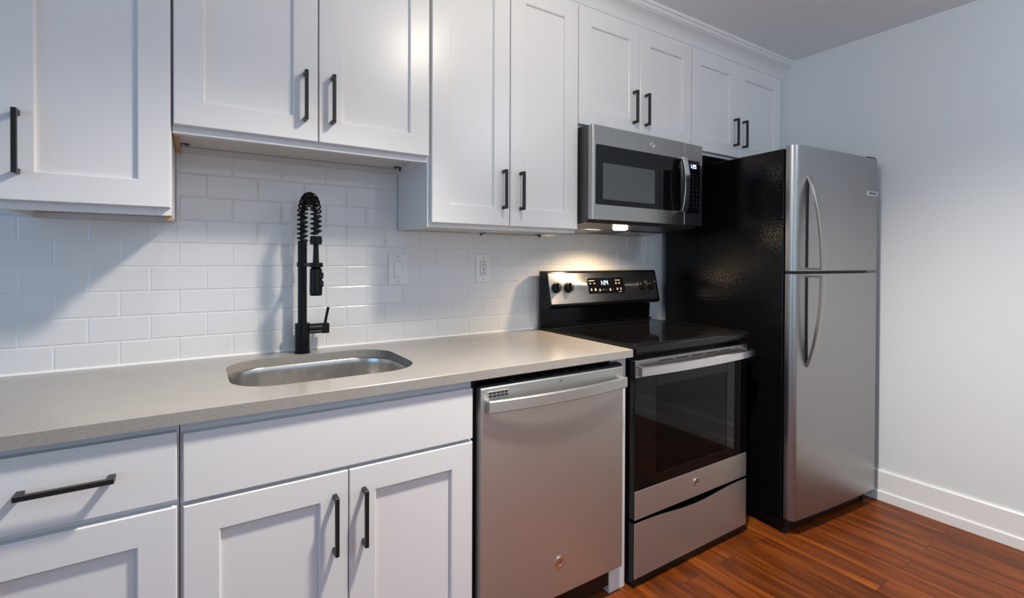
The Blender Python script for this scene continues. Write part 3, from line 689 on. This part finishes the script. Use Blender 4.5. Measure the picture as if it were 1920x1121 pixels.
mb = MB(o); mb.box(2.3592, MX1, MYF, -.3800, MZ0, MZ1-.0005, .0035, 3); mp_ = mb.build('control_panel', M_STEEL, t)
mb = MB(o); mb.prism(rrect(2.3760, 2.4790, 1.4860, 1.7460, .006, 4), 'y', MYF-.0016, MYF+.001); kp = mb.build('keypad', M_BLACKGLASS, mp_)
mb = MB(o); mb.prism(rrect(2.4770, 2.4815, 1.4830, 1.7460, .002, 2), 'y', MYF-.0022, MYF+.001); mb.build('keypad_edge', M_CHROME, mp_)
mb = MB(o); y0, y1 = MYF-.0022, MYF-.0015
for k, ch in enumerate('125'): digit(mb, ch, 2.4010+k*.0155+(.004 if k else 0), 1.7080, .0100, .018, .0022, y0, y1)
mb.build('clock_digits', M_DISPLAYW, mp_)
for j in range(8):
    for i in range(3):
        x_, z_ = 2.3890+i*.0290, 1.6600-j*.0205; mb = MB(o)
        if (i+j) % 4 == 0: mb.box(x_, x_+.014, y0, y1, z_, z_+.0022)
        else: mb.box(x_+.004, x_+.0085, y0, y1, z_, z_+.0070); mb.box(x_+.002, x_+.0105, y0, y1, z_-.0040, z_-.0025)
        mb.build('key_mark', M_GREYPL, mp_)
MB(o).box(2.3890, 2.4400, y0, y1, 1.6790, 1.6805).build('divider_mark', M_GREYPL, mp_)
mb = MB(o); mb.prism([(-.3780, 1.4300), (-.3600, 1.4140), (-.0200, 1.3900), (-.0010, 1.3900), (-.0010, 1.4330), (-.3780, 1.4330)], 'x', MX0+.004, MX1-.004, .001)
under = mb.build('underside_tray', M_GREYPL, t)
sl = math.atan2(.024, .34); UM = Matrix.Translation((0, -.19, 1.4018)) @ Matrix.Rotation(-sl, 4, 'X')
for a in (1.800, 2.225):
    mb = MB(o); mb.M = UM; mb.box(a, a+.235, .010, .140, -.0035, .001, .001); mb.build('grease_filter', M_STEEL, under)
LX, LY = 2.0500, -.2800
mb = MB(o); mb.M = UM; mb.box(LX-.034, LX+.034, -.107, -.073, -.0130, .001, .004, 2); lens = mb.build('lamp_lens', M_LENS, under)
light('hood_lamp_light', 'SPOT', (LX, LY, 1.3860), 26, (1.0, 0.72, 0.43), (0, 0, 0), shadow_soft_size=.022, spot_size=math.radians(152), spot_blend=0.7)

# ------------------------------------------------------------------ refrigerator (stands turned by three degrees)
FA = -0.0830
FO = Vector((2.6215, -.7459, ZF)); t = thing('refrigerator', 'black-sided stainless top-freezer refrigerator in the right corner', 'refrigerator', FO, rotz=FA)
FW, FD, FZT, FZM = .7050, .722, 1.7680, 1.2000             # local: x along the doors, y back from the case front, z from the floor
fz = lambda z: z-ZF
mb = MB(); mb.box(0, FW, 0, FD, .030, fz(FZT), .004, 2); mb.box(.03, FW-.03, .03, FD-.02, .012, .030); mb.build('case', M_FRIDGE, t)
mb = MB(); mb.box(.012, FW-.012, -.0080, .0005, .085, fz(FZT)-.010); mb.build('gasket', M_BLACKPL, t)
def fdoor(name, z0, z1):
    th, r, bulge = .0530, .030, .010
    pts = [(0.001, -.0085), (FW-.001, -.0085)]; rr = .012
    for i in range(7): a = PI/2*i/6; pts.append((FW-rr+rr*math.cos(a), -th+rr-rr*math.sin(a)))
    for i in range(1, 16): u = i/16; x = FW-rr-(FW-rr-r)*u; pts.append((x, -th-bulge*(1-(2*u-1)**2)*.5))
    for i in range(9): a = PI/2+PI/2*i/8; pts.append((r+r*math.cos(a), -th+r-r*math.sin(a)))
    mb = MB(); mb.prism(pts, 'z', fz(z0), fz(z1)); mb.sm = True
    return mb.build(name, M_STEEL_F, t, ang=40)
fd = fdoor('freezer_door', FZM+.006, FZT+.010); rd = fdoor('refrigerator_door', .0680, FZM-.008)
def fhandle(parent, z_out, z_in):
    """bow handle: far from the door at z_out, meeting it at z_in"""
    hx, w, th = .0850, .0290, .0130; mb = MB(); base = -.0550; n = 28; D = .0660
    R1, R2 = [], []
    for i in range(n+1):
        u = i/n; z = fz(z_out+(z_in-z_out)*u); d = D*(1-u**2.0)**.80 if u < 1 else 0
        y = base-.006-d; tt = th
        R1.append([(hx, y+.003, z), (hx+.003, y, z), (hx+w-.003, y, z), (hx+w, y+.003, z), (hx+w, y+tt, z), (hx, y+tt, z)])
    mb.loft(R1); mb.sm = True
    zb = fz(z_out); s = 1 if z_in > z_out else -1
    za, zc2 = sorted((zb, zb+s*.010)); mb.box(hx, hx+w, base-D, base+.002, za, zc2, .001)
    h = mb.build('handle', M_STEEL, parent, ang=45)
    mb = MB(); rr = []
    for i in range(13):
        u = i/12; z = fz(z_out+(z_in-z_out)*(.985*u)); k = u**3*.004
        rr.append([(hx+k, base-.0060, z), (hx+.0045+k, base-.0060, z), (hx+.0045+k, base+.002, z), (hx+k, base+.002, z)])
    mb.loft(rr); mb.build('mount_strip', M_BLACKPL, parent)
fhandle(fd, FZM+.0120, 1.6440); fhandle(rd, FZM-.0130, .7650)
mb = MB(); mb.box(FW-.110, FW-.014, -.0585, -.0530, fz(1.584), fz(1.609), .001); bd = mb.build('nameplate', M_CHROME, fd)
mb = MB(); text_mesh(mb, 'FRIGIDAIRE', .0135, face_M(FW-.062, -.0587, fz(1.5965))); mb.build('lettering', M_GREYPL, fd)
mb = MB(); mb.box(FW-.075, FW-.005, -.045, .05, fz(FZT)+.0005, fz(FZT)+.022, .005, 2); mb.build('hinge_cover', M_BLACKPL, t)
mb = MB(); mb.box(FW-.050, FW-.006, -.045, -.005, fz(.050), fz(.067), .003); mb.build('lower_hinge', M_BLACKPL, t)
mb = MB(); mb.box(.030, FW-.02, -.006, .03, .012, .084, .003); mb.build('kick_grille', M_BLACKPL, t)
for a in (.012, FW-.045):
    mb = MB(); mb.box(a, a+.03, -.012, .04, .008, .078, .004, 2); mb.cyl((a+.015, .012, .0005), (a+.015, .012, .010), .014, 16); mb.build('foot', M_BLACKPL, t)

# ------------------------------------------------------------------ ceiling plate of the lamp in front of the cabinets (out of frame)
structure(MB((LAMP.x, LAMP.y, ZC)).cyl((LAMP.x, LAMP.y, ZC-.0005), (LAMP.x, LAMP.y, ZC-.022), .15, 40, bev=.004).build('lamp_ceiling_plate', M_TRIM))
